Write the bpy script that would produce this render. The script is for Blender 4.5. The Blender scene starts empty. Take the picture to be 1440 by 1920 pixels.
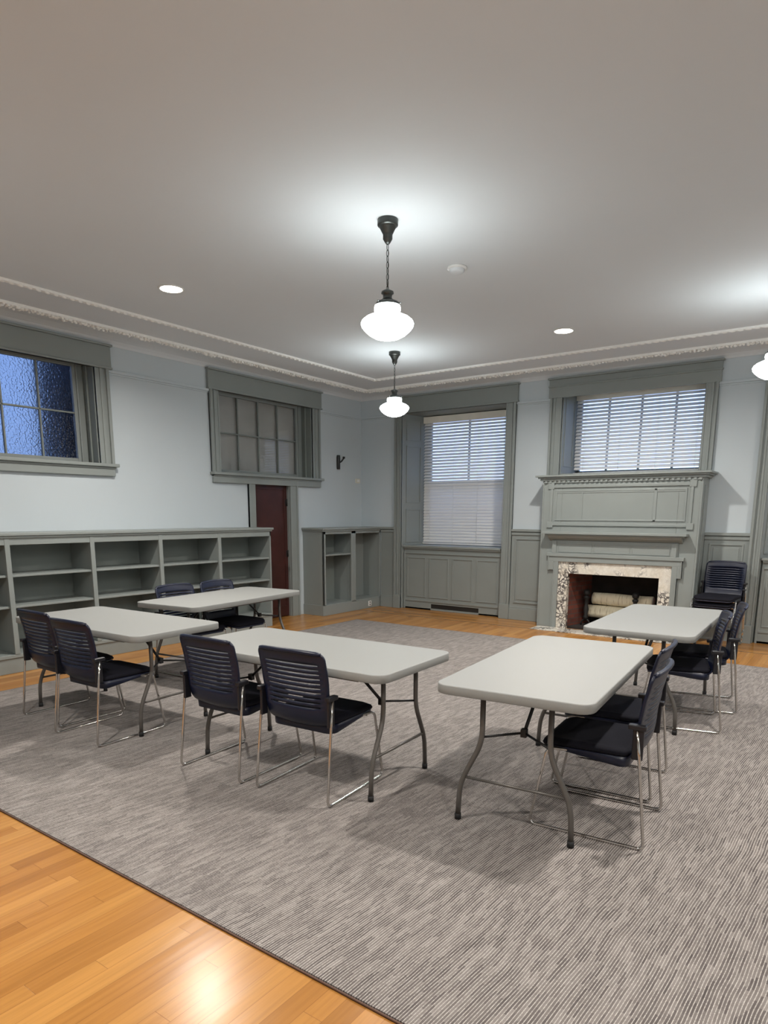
import bpy, bmesh, math, random
from mathutils import Vector, Matrix
random.seed(7)
PI = math.pi
C = bpy.context.scene.collection
SC = bpy.context.scene

# ------------------------------------------------------------------ materials
class NG:
    def __init__(s, name):
        m = bpy.data.materials.new(name); m.use_nodes = True
        s.m = m; s.t = m.node_tree; s.t.nodes.clear()
        s.out = s.t.nodes.new('ShaderNodeOutputMaterial')
        s.b = s.t.nodes.new('ShaderNodeBsdfPrincipled')
        s.t.links.new(s.b.outputs[0], s.out.inputs[0])
    def n(s, typ, **kw):
        nd = s.t.nodes.new(typ)
        for k, v in kw.items(): setattr(nd, k, v)
        return nd
    def l(s, a, b): s.t.links.new(a, b)
    def val(s, sock, v):
        if isinstance(v, (int, float, tuple, list)): sock.default_value = v
        else: s.l(v, sock)
    def math(s, op, a, b=0.0, c=0.0):
        nd = s.n('ShaderNodeMath', operation=op)
        s.val(nd.inputs[0], a); s.val(nd.inputs[1], b); s.val(nd.inputs[2], c)
        return nd.outputs[0]
    def pos(s):
        g = s.n('ShaderNodeNewGeometry'); x = s.n('ShaderNodeSeparateXYZ')
        s.l(g.outputs['Position'], x.inputs[0]); return g.outputs['Position'], x.outputs
    def comb(s, x, y, z=0.0):
        nd = s.n('ShaderNodeCombineXYZ')
        s.val(nd.inputs[0], x); s.val(nd.inputs[1], y); s.val(nd.inputs[2], z)
        return nd.outputs[0]
    def noise(s, vec, scale=5, detail=3, rough=.5):
        nd = s.n('ShaderNodeTexNoise'); nd.inputs['Scale'].default_value = scale
        nd.inputs['Detail'].default_value = detail; nd.inputs['Roughness'].default_value = rough
        if vec is not None: s.l(vec, nd.inputs['Vector'])
        return nd.outputs['Fac']
    def white(s, vec):
        nd = s.n('ShaderNodeTexWhiteNoise', noise_dimensions='3D'); s.l(vec, nd.inputs['Vector'])
        return nd.outputs['Value']
    def ramp(s, fac, stops, interp='LINEAR'):
        nd = s.n('ShaderNodeValToRGB'); r = nd.color_ramp; r.interpolation = interp
        while len(r.elements) > 1: r.elements.remove(r.elements[-1])
        r.elements[0].position = stops[0][0]; r.elements[0].color = (*stops[0][1], 1)
        for p, c in stops[1:]:
            e = r.elements.new(p); e.color = (*c, 1)
        s.l(fac, nd.inputs[0]); return nd.outputs[0]
    def mix(s, fac, a, b, blend='MIX'):
        nd = s.n('ShaderNodeMix', data_type='RGBA', blend_type=blend)
        s.val(nd.inputs[0], fac)
        for i, v in ((6, a), (7, b)):
            if isinstance(v, tuple): nd.inputs[i].default_value = (*v[:3], 1)
            else: s.l(v, nd.inputs[i])
        return nd.outputs[2]
    def bump(s, h, strength=.3, dist=.01):
        nd = s.n('ShaderNodeBump'); nd.inputs['Strength'].default_value = strength
        nd.inputs['Distance'].default_value = dist
        s.l(h, nd.inputs['Height']); s.l(nd.outputs[0], s.b.inputs['Normal'])

def col(v): return tuple(((c/255)/12.92 if c/255 <= .04045 else ((c/255+.055)/1.055)**2.4) for c in v)

def simple(name, c, rough=.5, metal=0.0, noise=.04, nscale=6, bump=0, bscale=80, spec=.5):
    g = NG(name); b = g.b
    p, _ = g.pos()
    f = g.noise(p, nscale, 4)
    lo = tuple(max(0, x*(1-noise)) for x in c); hi = tuple(x*(1+noise) for x in c)
    g.l(g.ramp(f, [(.3, lo), (.7, hi)]), b.inputs['Base Color'])
    b.inputs['Roughness'].default_value = rough; b.inputs['Metallic'].default_value = metal
    b.inputs['Specular IOR Level'].default_value = spec
    if bump: g.bump(g.noise(p, bscale, 3), bump, .002)
    return g.m

def emis(name, c, st):
    g = NG(name)
    g.b.inputs['Base Color'].default_value = (*c, 1)
    g.b.inputs['Emission Color'].default_value = (*c, 1)
    g.b.inputs['Emission Strength'].default_value = st
    g.b.inputs['Roughness'].default_value = .3
    return g.m

M = {}
M['wall'] = simple('wall_paint', (.50, .555, .59), .75, noise=.015, nscale=1.5, bump=.05)
M['ceiling'] = simple('ceiling_paint', (.645, .675, .705), .8, noise=.012, nscale=1.0, bump=.04)
M['plaster'] = simple('moulding_plaster', (.88, .88, .86), .7, noise=.03, nscale=30)
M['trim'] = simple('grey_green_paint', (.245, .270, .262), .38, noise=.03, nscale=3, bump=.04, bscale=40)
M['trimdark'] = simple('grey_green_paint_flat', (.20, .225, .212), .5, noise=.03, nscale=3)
M['door'] = simple('oxblood_door_paint', (.05, .014, .012), .35, noise=.25, nscale=4)
M['black'] = simple('black_metal', (.012, .012, .013), .4, noise=.1)
M['soot'] = simple('sooty_iron', (.01, .01, .01), .6, noise=.2, bump=.3)
M['rubber'] = simple('black_rubber', (.008, .008, .009), .7)
M['bronze'] = simple('dark_pewter_metal', (.07, .075, .072), .35, .8, noise=.2, nscale=20)
M['legs'] = simple('taupe_powder_coat', (.125, .115, .105), .35, .3, noise=.06, nscale=20)
M['chrome'] = simple('chrome', (.62, .60, .575), .10, 1.0, noise=.02)
M['navy'] = simple('navy_plastic', (.0035, .0065, .024), .36, noise=.08, nscale=12, bump=.05, bscale=300)
M['seatpad'] = simple('black_seat_fabric', (.006, .006, .011), .8, noise=.3, nscale=200, bump=.2, bscale=500, spec=.2)
M['hub'] = simple('black_plastic', (.01, .01, .014), .35)
M['tabletop'] = simple('speckled_offwhite_laminate', (.275, .28, .27), .5, noise=.03, nscale=250, bump=.06, bscale=400)
M['tableedge'] = simple('table_edge_plastic', (.50, .47, .41), .45, noise=.03, nscale=80)
M['cream'] = simple('cream_plastic', (.62, .60, .52), .4)
M['white'] = simple('white_plastic', (.75, .75, .74), .35)
M['binding'] = simple('brown_rug_binding', (.11, .062, .045), .8)
M['outdark'] = simple('dark_exterior_matte', (.055, .05, .055), .9, noise=.3)  # dark finish shared by the added left sky blocker and the ground
M['lowblock'] = simple('cream_sky_blocker', (.62, .52, .36), .9, noise=.1)  # finish of the added slab that blocks low sky behind the blinds
M['reg'] = simple('dark_vent_grille', (.015, .014, .013), .6)
M['log'] = None

def m_shade():
    return emis('glowing_opal_glass', (.93, 1.0, .99), 24.0)
M['shade'] = m_shade()
M['can'] = emis('recessed_lamp_glow', (1.0, .86, .70), 30.0)

def m_wood():
    g = NG('oak_floorboards'); p, x = g.pos()
    X, Y = x[0], x[1]
    # border boards run along x next to the back wall
    bord = g.math('GREATER_THAN', Y, -.62)
    A = g.math('ADD', g.math('MULTIPLY', X, g.math('SUBTRACT', 1.0, bord)), g.math('MULTIPLY', Y, bord))
    B = g.math('ADD', g.math('MULTIPLY', Y, g.math('SUBTRACT', 1.0, bord)), g.math('MULTIPLY', X, bord))
    w = .076
    a = g.math('DIVIDE', A, w); ci = g.math('FLOOR', a)
    off = g.white(g.comb(ci, 3.3, 1.0))
    bb = g.math('ADD', g.math('DIVIDE', B, .95), g.math('MULTIPLY', off, 7.0)); ri = g.math('FLOOR', bb)
    r = g.white(g.comb(ci, ri, 2.0))
    c = g.ramp(r, [(0, (.33, .145, .034)), (.25, (.39, .175, .042)), (.6, (.44, .208, .053)), (.85, (.485, .24, .066)), (1, (.37, .155, .036))])
    gv = g.comb(g.math('MULTIPLY', A, 55.0), g.math('MULTIPLY', B, 2.2), g.math('MULTIPLY', r, 37.0))
    gr = g.noise(gv, 1.0, 5, .6)
    c = g.mix(.35, c, g.ramp(gr, [(.3, (.45, .42, .40)), (.6, (1, 1, 1)), (.8, (1.15, 1.1, 1.0))]), 'MULTIPLY')
    fa = g.math('FRACT', a); fb = g.math('FRACT', bb)
    ga = g.math('LESS_THAN', g.math('MINIMUM', fa, g.math('SUBTRACT', 1.0, fa)), .012)
    gb = g.math('LESS_THAN', g.math('MINIMUM', fb, g.math('SUBTRACT', 1.0, fb)), .0012)
    gap = g.math('MAXIMUM', ga, gb)
    # dark inlay line
    il = g.math('LESS_THAN', g.math('ABSOLUTE', g.math('ADD', Y, .63)), .014)
    gap = g.math('MAXIMUM', g.math('MULTIPLY', gap, .45), g.math('MULTIPLY', il, .75))
    c = g.mix(gap, c, (.10, .035, .012))
    g.l(c, g.b.inputs['Base Color'])
    g.b.inputs['Roughness'].default_value = .235; g.b.inputs['Specular IOR Level'].default_value = .28
    h = g.math('ADD', g.math('MULTIPLY', r, .25), g.math('ADD', g.math('MULTIPLY', g.noise(g.comb(g.math('MULTIPLY', A, 9.0), g.math('MULTIPLY', B, 1.2)), 1, 2), .6), g.math('MULTIPLY', gap, -.3)))
    g.bump(h, .22, .01)
    return g.m
M['wood'] = m_wood()

def m_carpet():
    g = NG('streaked_taupe_carpet'); p, x = g.pos()
    wob = g.math('MULTIPLY', g.math('SUBTRACT', g.noise(p, 1.6, 2), .5), .05)
    X = g.math('ADD', g.math('ADD', x[0], g.math('MULTIPLY', x[1], -.06)), wob); Y = x[1]
    a = g.math('DIVIDE', X, .0105); ci = g.math('FLOOR', a)
    off = g.white(g.comb(ci, 1.0, 5.0))
    bb = g.math('ADD', g.math('DIVIDE', Y, .075), g.math('MULTIPLY', off, 9.0)); ri = g.math('FLOOR', bb)
    r = g.white(g.comb(ci, ri, 4.0))
    big = g.noise(g.comb(g.math('MULTIPLY', X, 22.0), g.math('MULTIPLY', Y, 6.0)), 1.0, 3)
    v = g.math('ADD', g.math('MULTIPLY', r, .50), g.math('MULTIPLY', g.math('MULTIPLY_ADD', big, 1.35, -.175), .52))
    c = g.ramp(v, [(.15, (.085, .074, .071)), (.40, (.135, .118, .112)), (.62, (.19, .168, .158)), (.9, (.27, .245, .23))])
    fa = g.math('FRACT', a)
    line = g.math('LESS_THAN', fa, .30)
    lj = g.white(g.comb(g.math('FLOOR', g.math('DIVIDE', X, .0105)), g.math('FLOOR', g.math('DIVIDE', Y, .006)), 9.0))
    lf = g.math('MULTIPLY', line, g.math('ADD', .40, g.math('MULTIPLY', lj, .5)))
    c = g.mix(lf, c, (.52, .485, .45))
    fine = g.noise(p, 420, 2)
    c = g.mix(.5, c, g.ramp(fine, [(.3, (.55, .55, .55)), (.7, (1.35, 1.35, 1.35))]), 'MULTIPLY')
    g.l(c, g.b.inputs['Base Color']); g.b.inputs['Roughness'].default_value = .95
    g.b.inputs['Specular IOR Level'].default_value = .15
    g.bump(g.math('ADD', g.math('MULTIPLY', line, .6), g.math('MULTIPLY', fine, .8)), .5, .004)
    return g.m
M['carpet'] = m_carpet()

def m_marble():
    g = NG('veined_cream_marble'); p, _ = g.pos()
    d = g.n('ShaderNodeTexNoise'); d.inputs['Scale'].default_value = 5; d.inputs['Detail'].default_value = 4
    g.l(p, d.inputs['Vector'])
    mx = g.n('ShaderNodeMix', data_type='VECTOR'); mx.inputs[0].default_value = .25
    g.l(p, mx.inputs[4]); g.l(d.outputs['Color'], mx.inputs[5])
    v = g.n('ShaderNodeTexVoronoi', feature='DISTANCE_TO_EDGE'); v.inputs['Scale'].default_value = 22
    g.l(mx.outputs[1], v.inputs['Vector'])
    dens = g.noise(p, 4.5, 3)
    vein = g.math('MULTIPLY', g.ramp(v.outputs['Distance'], [(0, (1, 1, 1)), (.09, (.7, .7, .7)), (.20, (0, 0, 0))]),
                  g.ramp(dens, [(.44, (.10, .10, .10)), (.56, (1, 1, 1))]))
    base = g.ramp(g.noise(p, 9, 4), [(.3, (.62, .57, .48)), (.6, (.74, .71, .64)), (.8, (.52, .48, .44))])
    g.l(g.mix(vein, base, (.035, .028, .032)), g.b.inputs['Base Color'])
    g.b.inputs['Roughness'].default_value = .25
    return g.m
M['marble'] = m_marble()

def m_brick():
    g = NG('firebox_brick'); p, x = g.pos()
    b = g.n('ShaderNodeTexBrick'); b.inputs['Scale'].default_value = 1.0
    b.inputs['Color1'].default_value = (.19, .05, .03, 1); b.inputs['Color2'].default_value = (.11, .03, .022, 1)
    b.inputs['Mortar'].default_value = (.09, .06, .05, 1)
    b.inputs['Brick Width'].default_value = .19; b.inputs['Row Height'].default_value = .063
    b.inputs['Mortar Size'].default_value = .007
    g.l(g.comb(g.math('ADD', x[0], x[1]), x[2]), b.inputs['Vector'])
    soot = g.noise(p, 5, 3)
    c = g.mix(g.ramp(soot, [(.45, (.0, .0, .0)), (.75, (.7, .7, .7))]), b.outputs['Color'], (.03, .014, .012))
    g.l(c, g.b.inputs['Base Color']); g.b.inputs['Roughness'].default_value = .85
    g.bump(b.outputs['Fac'], -.4, .005)
    return g.m
M['brick'] = m_brick()
M['fireboxdark'] = simple('dark_firebox', (.018, .014, .013), .9, noise=.3)  # near-black base colour for the firebox back, top and floor

def m_log():
    g = NG('pale_bark'); p, x = g.pos()
    n = g.noise(g.comb(g.math('MULTIPLY', x[0], 50.0), g.math('MULTIPLY', x[1], 5.0), g.math('MULTIPLY', x[2], 7.0)), 1, 3)
    c = g.ramp(n, [(.28, (.33, .27, .17)), (.42, (.74, .67, .50)), (.8, (.80, .75, .60))])
    g.l(c, g.b.inputs['Base Color']); g.b.inputs['Roughness'].default_value = .7
    g.bump(n, .3, .01)
    return g.m
M['log'] = m_log()

def m_slat():
    g = NG('white_blind_slat')
    g.b.inputs['Base Color'].default_value = (.93, .92, .89, 1); g.b.inputs['Roughness'].default_value = .4
    tr = g.n('ShaderNodeBsdfTranslucent'); tr.inputs['Color'].default_value = (.93, .93, .93, 1)
    mx = g.n('ShaderNodeMixShader'); mx.inputs[0].default_value = .36
    g.l(g.b.outputs[0], mx.inputs[1]); g.l(tr.outputs[0], mx.inputs[2]); g.l(mx.outputs[0], g.out.inputs[0])
    return g.m
M['slat'] = m_slat()
M['valance'] = simple('cream_blind_valance', (.86, .83, .75), .5)

def m_glass(name, c, rough, bump, scale):
    g = NG(name); p, x = g.pos()
    g.b.inputs['Base Color'].default_value = (*c, 1); g.b.inputs['Roughness'].default_value = rough
    g.b.inputs['Transmission Weight'].default_value = 1.0; g.b.inputs['IOR'].default_value = 1.3
    if bump:
        v = g.n('ShaderNodeTexVoronoi'); v.inputs['Scale'].default_value = scale; g.l(p, v.inputs['Vector'])
        g.bump(v.outputs['Distance'], bump, .012)
    return g.m
M['glass'] = m_glass('clear_window_glass', (.95, .97, 1), .0, 0, 1)
M['frost'] = m_glass('obscured_patterned_glass', (.20, .24, .305), .26, 1.0, 42)
M['board'] = simple('taupe_backing_board', (.52, .51, .47), .6, noise=.08, nscale=2)

# ------------------------------------------------------------------ mesh helpers
def box(bm, x0, x1, y0, y1, z0, z1):
    x0, x1 = min(x0, x1), max(x0, x1); y0, y1 = min(y0, y1), max(y0, y1); z0, z1 = min(z0, z1), max(z0, z1)
    v = [bm.verts.new(c) for c in ((x0,y0,z0),(x1,y0,z0),(x1,y1,z0),(x0,y1,z0),(x0,y0,z1),(x1,y0,z1),(x1,y1,z1),(x0,y1,z1))]
    for f in ((0,3,2,1),(4,5,6,7),(0,1,5,4),(1,2,6,5),(2,3,7,6),(3,0,4,7)): bm.faces.new([v[i] for i in f])
    return v

def fillet(pts, r, n=5):
    out = [Vector(pts[0])]
    for i in range(1, len(pts)-1):
        p = Vector(pts[i]); a = Vector(pts[i-1])-p; b = Vector(pts[i+1])-p
        d = min(r, a.length*.45, b.length*.45); a.normalize(); b.normalize()
        s, e = p+a*d, p+b*d
        for k in range(n+1):
            t = k/n; out.append(s*(1-t)**2 + p*2*t*(1-t) + e*t*t)
    out.append(Vector(pts[-1])); return out

def tube(bm, pts, r, seg=10, fr=0.0, close=False, caps=True):
    P = fillet(pts, fr) if fr else [Vector(p) for p in pts]
    if not isinstance(r, (list, tuple)): r = [r]*len(P)
    n = len(P); rings = []
    T = []
    for i in range(n):
        if close: t = P[(i+1) % n]-P[i-1]
        else: t = P[min(i+1, n-1)]-P[max(i-1, 0)]
        T.append(t.normalized())
    u = T[0].orthogonal().normalized()
    for i in range(n):
        u = (u - T[i]*u.dot(T[i])).normalized(); w = T[i].cross(u)
        rings.append([bm.verts.new(P[i]+(u*math.cos(2*PI*k/seg)+w*math.sin(2*PI*k/seg))*r[i]) for k in range(seg)])
    m = n if close else n-1
    for i in range(m):
        a, b = rings[i], rings[(i+1) % n]
        for k in range(seg):
            f = bm.faces.new((a[k], a[(k+1) % seg], b[(k+1) % seg], b[k])); f.smooth = True
    if caps and not close:
        bm.faces.new(list(reversed(rings[0]))); bm.faces.new(rings[-1])

def lathe(bm, prof, seg=32, cx=0, cy=0, smooth=True):
    rings = []
    for r, z in prof:
        if r < 1e-5: rings.append([bm.verts.new((cx, cy, z))])
        else: rings.append([bm.verts.new((cx+r*math.cos(2*PI*k/seg), cy+r*math.sin(2*PI*k/seg), z)) for k in range(seg)])
    for a, b in zip(rings, rings[1:]):
        for k in range(seg):
            k2 = (k+1) % seg
            if len(a) == 1 and len(b) == 1: continue
            if len(a) == 1: f = bm.faces.new((a[0], b[k2], b[k]))
            elif len(b) == 1: f = bm.faces.new((a[k], a[k2], b[0]))
            else: f = bm.faces.new((a[k], a[k2], b[k2], b[k]))
            f.smooth = smooth
    bmesh.ops.recalc_face_normals(bm, faces=bm.faces)

def obj(name, bm, mat, parent=None, bevel=0, smooth=False, bseg=2, solid=0):
    me = bpy.data.meshes.new(name)
    bmesh.ops.recalc_face_normals(bm, faces=bm.faces)
    bm.to_mesh(me); bm.free()
    if smooth:
        for f in me.polygons: f.use_smooth = True
    mats = mat if isinstance(mat, list) else [mat]
    for m in mats: me.materials.append(m)
    o = bpy.data.objects.new(name, me); C.objects.link(o)
    if parent: o.parent = parent
    if solid:
        s = o.modifiers.new('solidify', 'SOLIDIFY'); s.thickness = solid; s.offset = 0
    if bevel:
        b = o.modifiers.new('bevel', 'BEVEL'); b.width = bevel; b.segments = bseg; b.limit_method = 'ANGLE'; b.angle_limit = .7
    return o

def B(*boxes):
    bm = bmesh.new()
    for b in boxes: box(bm, *b)
    return bm

def tag(o, label, cat, group=None):
    o['label'] = label; o['category'] = cat
    if group: o['group'] = group
    return o

def thing(name, label, cat, loc=(0, 0, 0), rz=0, group=None):
    o = bpy.data.objects.new(name, None); C.objects.link(o); o.empty_display_size = .1
    o.location = loc; o.rotation_euler = (0, 0, rz)
    return tag(o, label, cat, group)

def struct_root(name):
    o = bpy.data.objects.new(name, None); C.objects.link(o); o['kind'] = 'structure'; return o

def struct(name, bm, m, bevel=0):
    o = obj(name, bm, m, None, bevel); o['kind'] = 'structure'; return o

def dup(root, loc, rz, label=None, group=None):
    r = root.copy(); C.objects.link(r); r.location = loc; r.rotation_euler = (0, 0, rz)
    if label: r['label'] = label
    if group: r['group'] = group
    for ch in list(root.children):
        c = ch.copy(); C.objects.link(c); c.parent = r
        for g in list(ch.children):
            d = g.copy(); C.objects.link(d); d.parent = c
    return r

def grid_wall(axis, p0, p1, a0, a1, z1, holes):
    """wall slab between p0..p1 on `axis`, running a0..a1, with rectangular openings (a,b,za,zb)"""
    bm = bmesh.new()
    A = sorted({a0, a1, *[h[0] for h in holes], *[h[1] for h in holes]})
    Z = sorted({0, z1, *[h[2] for h in holes], *[h[3] for h in holes]})
    for i in range(len(A)-1):
        z = 0
        for j in range(len(Z)-1):
            ca, cz = (A[i]+A[i+1])/2, (Z[j]+Z[j+1])/2
            if any(h[0] < ca < h[1] and h[2] < cz < h[3] for h in holes): continue
            if axis == 'x': box(bm, p0, p1, A[i], A[i+1], Z[j], Z[j+1])
            else: box(bm, A[i], A[i+1], p0, p1, Z[j], Z[j+1])
    return bm

def frame_y(bm, x0, x1, z0, z1, y, w, t):
    """raised rectangular frame on a plane y=const that faces -y, proud by t"""
    for b in ((x0, x1, y-t, y, z0, z0+w), (x0, x1, y-t, y, z1-w, z1), (x0, x0+w, y-t, y, z0+w, z1-w), (x1-w, x1, y-t, y, z0+w, z1-w)): box(bm, *b)

def frame_x(bm, y0, y1, z0, z1, x, w, t):
    for b in ((x, x+t, y0, y1, z0, z0+w), (x, x+t, y0, y1, z1-w, z1), (x, x+t, y0, y0+w, z0+w, z1-w), (x, x+t, y1-w, y1, z0+w, z1-w)): box(bm, *b)

# ------------------------------------------------------------------ room shell
RX, RY, H = 9.6, -11.6, 3.42
struct('floor', B((-.3, RX+.3, RY-.3, .6, -.12, 0)), M['wood'])
struct('sky_blocker_left', B((-1.5, -.9, -4.66, 1.0, 0, 4.2)), M['outdark'])  # added dark block, keeps sky light out of window_1's right panes
struct('sky_blocker_back', B((-.9, 11, 1.7, 1.9, -.12, 2.0)), M['lowblock'])  # added low slab, cuts sky light on the lower blind slats
struct('ground', B((-8, 14, -14, 9, -.3, -.14)), M['outdark'])
struct('ceiling', B((-.3, RX+.3, RY-.3, .6, H, H+.15)), M['ceiling'])
W1 = (-6.58, -4.765, 2.085, 3.228); W2 = (-3.048, -1.235, 2.075, 3.215)
DR = (-2.46, -1.745, 0, 2.01)
struct('wall_left', grid_wall('x', -.3, 0, RY, .6, H, [W1, W2, DR]), M['wall'])
W3 = (.83, 2.64, 0, 3.11); W4 = (3.466, 5.262, 2.08, 3.235); FB = (3.74, 5.04, 0, .86); W5 = (6.02, 7.83, 0, 3.11)
struct('wall_back', grid_wall('y', 0, .6, 0, RX, H, [W3, W4, FB, W5]), M['wall'])
struct('wall_right', B((RX, RX+.3, RY, .6, 0, H)), M['wall'])
struct('wall_front', B((-.3, RX+.3, RY-.3, RY, 0, H)), M['wall'])

# ceiling cove where the walls meet the ceiling
bm = bmesh.new()
def wedge(bm, pts3a, pts3b):
    a = [bm.verts.new(p) for p in pts3a]; b = [bm.verts.new(p) for p in pts3b]
    n = len(a)
    for i in range(n): bm.faces.new((a[i], a[(i+1) % n], b[(i+1) % n], b[i]))
    bm.faces.new(a[::-1]); bm.faces.new(b)
prof = [(0, 3.355), (.012, 3.355), (.03, 3.375), (.07, 3.40), (.13, 3.412), (.2, 3.42), (0, 3.42)]
wedge(bm, [(p, RY, z) for p, z in prof], [(p, -p, z) for p, z in prof])
wedge(bm, [(p, -p, z) for p, z in prof], [(RX, -p, z) for p, z in prof])
struct('trim_1', bm, M['ceiling'])

# thin rope moulding on the ceiling
def rope_bm(d, w, h, step, blobs):
    bm = bmesh.new()
    box(bm, d-w/2, d+w/2, RY, -d+w/2, H-h*.5, H); box(bm, d+w/2, RX, -d-w/2, -d+w/2, H-h*.5, H)
    tmp = bmesh.new(); bmesh.ops.create_icosphere(tmp, subdivisions=1, radius=1)
    vs = [v.co.copy() for v in tmp.verts]; fs = [[v.index for v in f.verts] for f in tmp.faces]; tmp.free()
    def blob(c, s, rz):
        m = Matrix.Rotation(rz, 3, 'Z')
        nv = [bm.verts.new(Vector(c)+m @ Vector((v.x*s[0], v.y*s[1], v.z*s[2]))) for v in vs]
        for f in fs:
            q = bm.faces.new([nv[i] for i in f]); q.smooth = True
    blobs(blob, d, w, h, step)
    return bm
def rope_blobs(blob, d, w, h, step):
    y = -d
    while y > -8.6:
        blob((d, y, H-h*.5), (w*.42, step*.5, h*.3), .5); y -= step
    x = d
    while x < 8.2:
        blob((x, -d, H-h*.5), (step*.5, w*.42, h*.3), .5); x += step
struct('trim_2', rope_bm(1.096, .045, .04, .075, rope_blobs), M['plaster'])
def leaf_blobs(blob, d, w, h, step):
    rnd = random.Random(3)
    for ax in (0, 1):
        t = d; k = 0
        while t < (8.6 if ax == 0 else 8.0):
            big = (k % 11) in (4, 5, 6, 7, 8)
            for off in ((-.5, 0.) if not big else (-.85, -.35, .1)):
                o = d + off*w*1.15 + rnd.uniform(-.006, .006); s = rnd.uniform(.011, .019)
                z = H-h*.45-rnd.uniform(0, .012)
                tt = t+rnd.uniform(-.01, .01)
                c = (o, -tt, z) if ax == 0 else (tt, -o, z)
                blob(c, (s*1.5, s*.8, s), rnd.uniform(0, PI))
            t += step; k += 1
struct('trim_3', rope_bm(.487, .055, .05, .042, leaf_blobs), M['plaster'])

# picture rail
def rail_bm(z0, z1, t):
    bm = bmesh.new()
    for a, b in ((-RX, W1[0]-.2), (W1[1]+.16, W2[0]-.15), (W2[1]+.16, 0)):
        box(bm, 0, t, max(a, RY), b, z0, z1)
        box(bm, 0, t*.55, max(a, RY), b, z0-.018, z0)
    for a, b in ((0, .70), (2.80, 3.30), (5.40, 5.90), (7.95, RX)):
        box(bm, a, b, -t, 0, z0, z1); box(bm, a, b, -t*.55, 0, z0-.018, z0)
    return bm
struct('trim_4', rail_bm(3.07, 3.10, .028), M['wall'], .004)

# wainscot panelling on the back wall (three stretches) and left corner
def wainscot(name, x0, x1, zt=1.33, inset=.06):
    bm = bmesh.new()
    box(bm, x0, x1, -.02, 0, 0, zt-.02)
    box(bm, x0, x1, -.05, 0, zt-.035, zt); box(bm, x0, x1, -.035, 0, zt-.085, zt-.05)
    box(bm, x0, x1, -.038, 0, 0, .17); box(bm, x0, x1, -.03, 0, .17, .195)
    if x1-x0 > .35:
        frame_y(bm, x0+inset, x1-inset, .25, zt-.13, -.02, .022, .014)
        box(bm, x0+inset+.05, x1-inset-.05, -.028, -.02, .30, zt-.18)
    return struct(name, bm, M['trim'], .003)
wainscot('trim_5', .43, .705, 1.33, .03)
wainscot('trim_6', 2.80, 3.385)
wainscot('trim_7', 5.395, 5.90)
wainscot('trim_8', 7.96, RX)
# low strip of panelling between the door frame and the corner bookcase
struct('baseboard_left', B((0, .03, RY, -7.9, 0, .18)), M['trim'], .003)
struct('baseboard_right', B((RX-.03, RX, RY, -.03, 0, .18)), M['trim'], .003)

# ------------------------------------------------------------------ windows on the left wall
def casing_side(bm, y0, y1, z0, z1, outer):
    """casing board on the left wall, between y0..y1, with a raised outer bead"""
    box(bm, 0, .025, y0, y1, z0, z1)
    w = y1-y0
    if outer > 0:
        box(bm, 0, .05, y1-.035, y1, z0, z1); box(bm, 0, .036, y0+.055, y0+.085, z0, z1)
        box(bm, 0, .032, y0, y0+.018, z0, z1)
    else:
        box(bm, 0, .05, y0, y0+.035, z0, z1); box(bm, 0, .036, y1-.085, y1-.055, z0, z1)
        box(bm, 0, .032, y1-.018, y1, z0, z1)

def left_window(idx, W, label_glass, glassmat, backing=False):
    y0, y1, z0, z1 = W
    r = struct_root('window_%d' % idx)
    bm = bmesh.new()
    casing_side(bm, y0-.15, y0, z0, 3.10, -1); casing_side(bm, y1, y1+.16, z0, 3.10, 1)
    obj('casing', bm, M['trim'], r, .004)
    obj('head_casing', B((0, .04, y0-.17, y1+.20, 3.098, 3.335), (0, .065, y0-.18, y1+.215, 3.335, 3.357), (0, .028, y0, y1, z1, 3.10), (0, .055, y0-.175, y1+.205, 3.098, 3.12)), M['trim'], r, .004)
    obj('window_sill', B((-.2, .09, y0-.17, y1+.19, z0-.035, z0), (0, .045, y0-.14, y1+.16, z0-.135, z0-.035), (0, .06, y0-.14, y1+.16, z0-.055, z0-.035)), M['trim'], r, .006)
    # inner lining (jambs)
    obj('jamb', B((-.3, 0, y0, y0+.012, z0, z1), (-.3, 0, y1-.012, y1, z0, z1), (-.3, 0, y0, y1, z1-.012, z1),
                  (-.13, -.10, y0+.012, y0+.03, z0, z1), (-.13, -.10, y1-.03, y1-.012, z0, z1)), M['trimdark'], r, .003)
    s = .135; xa, xb = -.235, -.19
    gy0, gy1, gz0, gz1 = y0+s, y1-s, z0+.055, z1-.12
    obj('sash_frame', B((xa, xb, y0+.012, gy0, z0, z1-.012), (xa, xb, gy1, y1-.012, z0, z1-.012), (xa, xb, gy0, gy1, z0, gz0), (xa, xb, gy0, gy1, gz1, z1-.012),
                        (xa, xb+.02, gy0-.05, gy0-.035, z0, z1-.03), (xa, xb+.02, gy1+.035, gy1+.05, z0, z1-.03), (xa, xb+.02, y0+.04, y1-.04, gz1+.04, gz1+.055)), M['trim'], r, .004)
    bm = bmesh.new()
    for k in (1, 2, 3):
        y = gy0+(gy1-gy0)*k/4; box(bm, xa+.008, xb-.004, y-.009, y+.009, gz0, gz1)
    zm = (gz0+gz1)/2; box(bm, xa+.008, xb-.004, gy0, gy1, zm-.009, zm+.009)
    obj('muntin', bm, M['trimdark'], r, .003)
    obj('glass', B((-.222, -.218, gy0, gy1, gz0, gz1)), glassmat, r)
    if backing: obj('backing_board', B((-.262, -.25, gy0-.05, gy1+.05, gz0-.05, gz1+.05)), M['board'], r)
    return r
left_window(1, W1, '', M['frost'])
left_window(2, W2, '', M['glass'], True)

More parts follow.
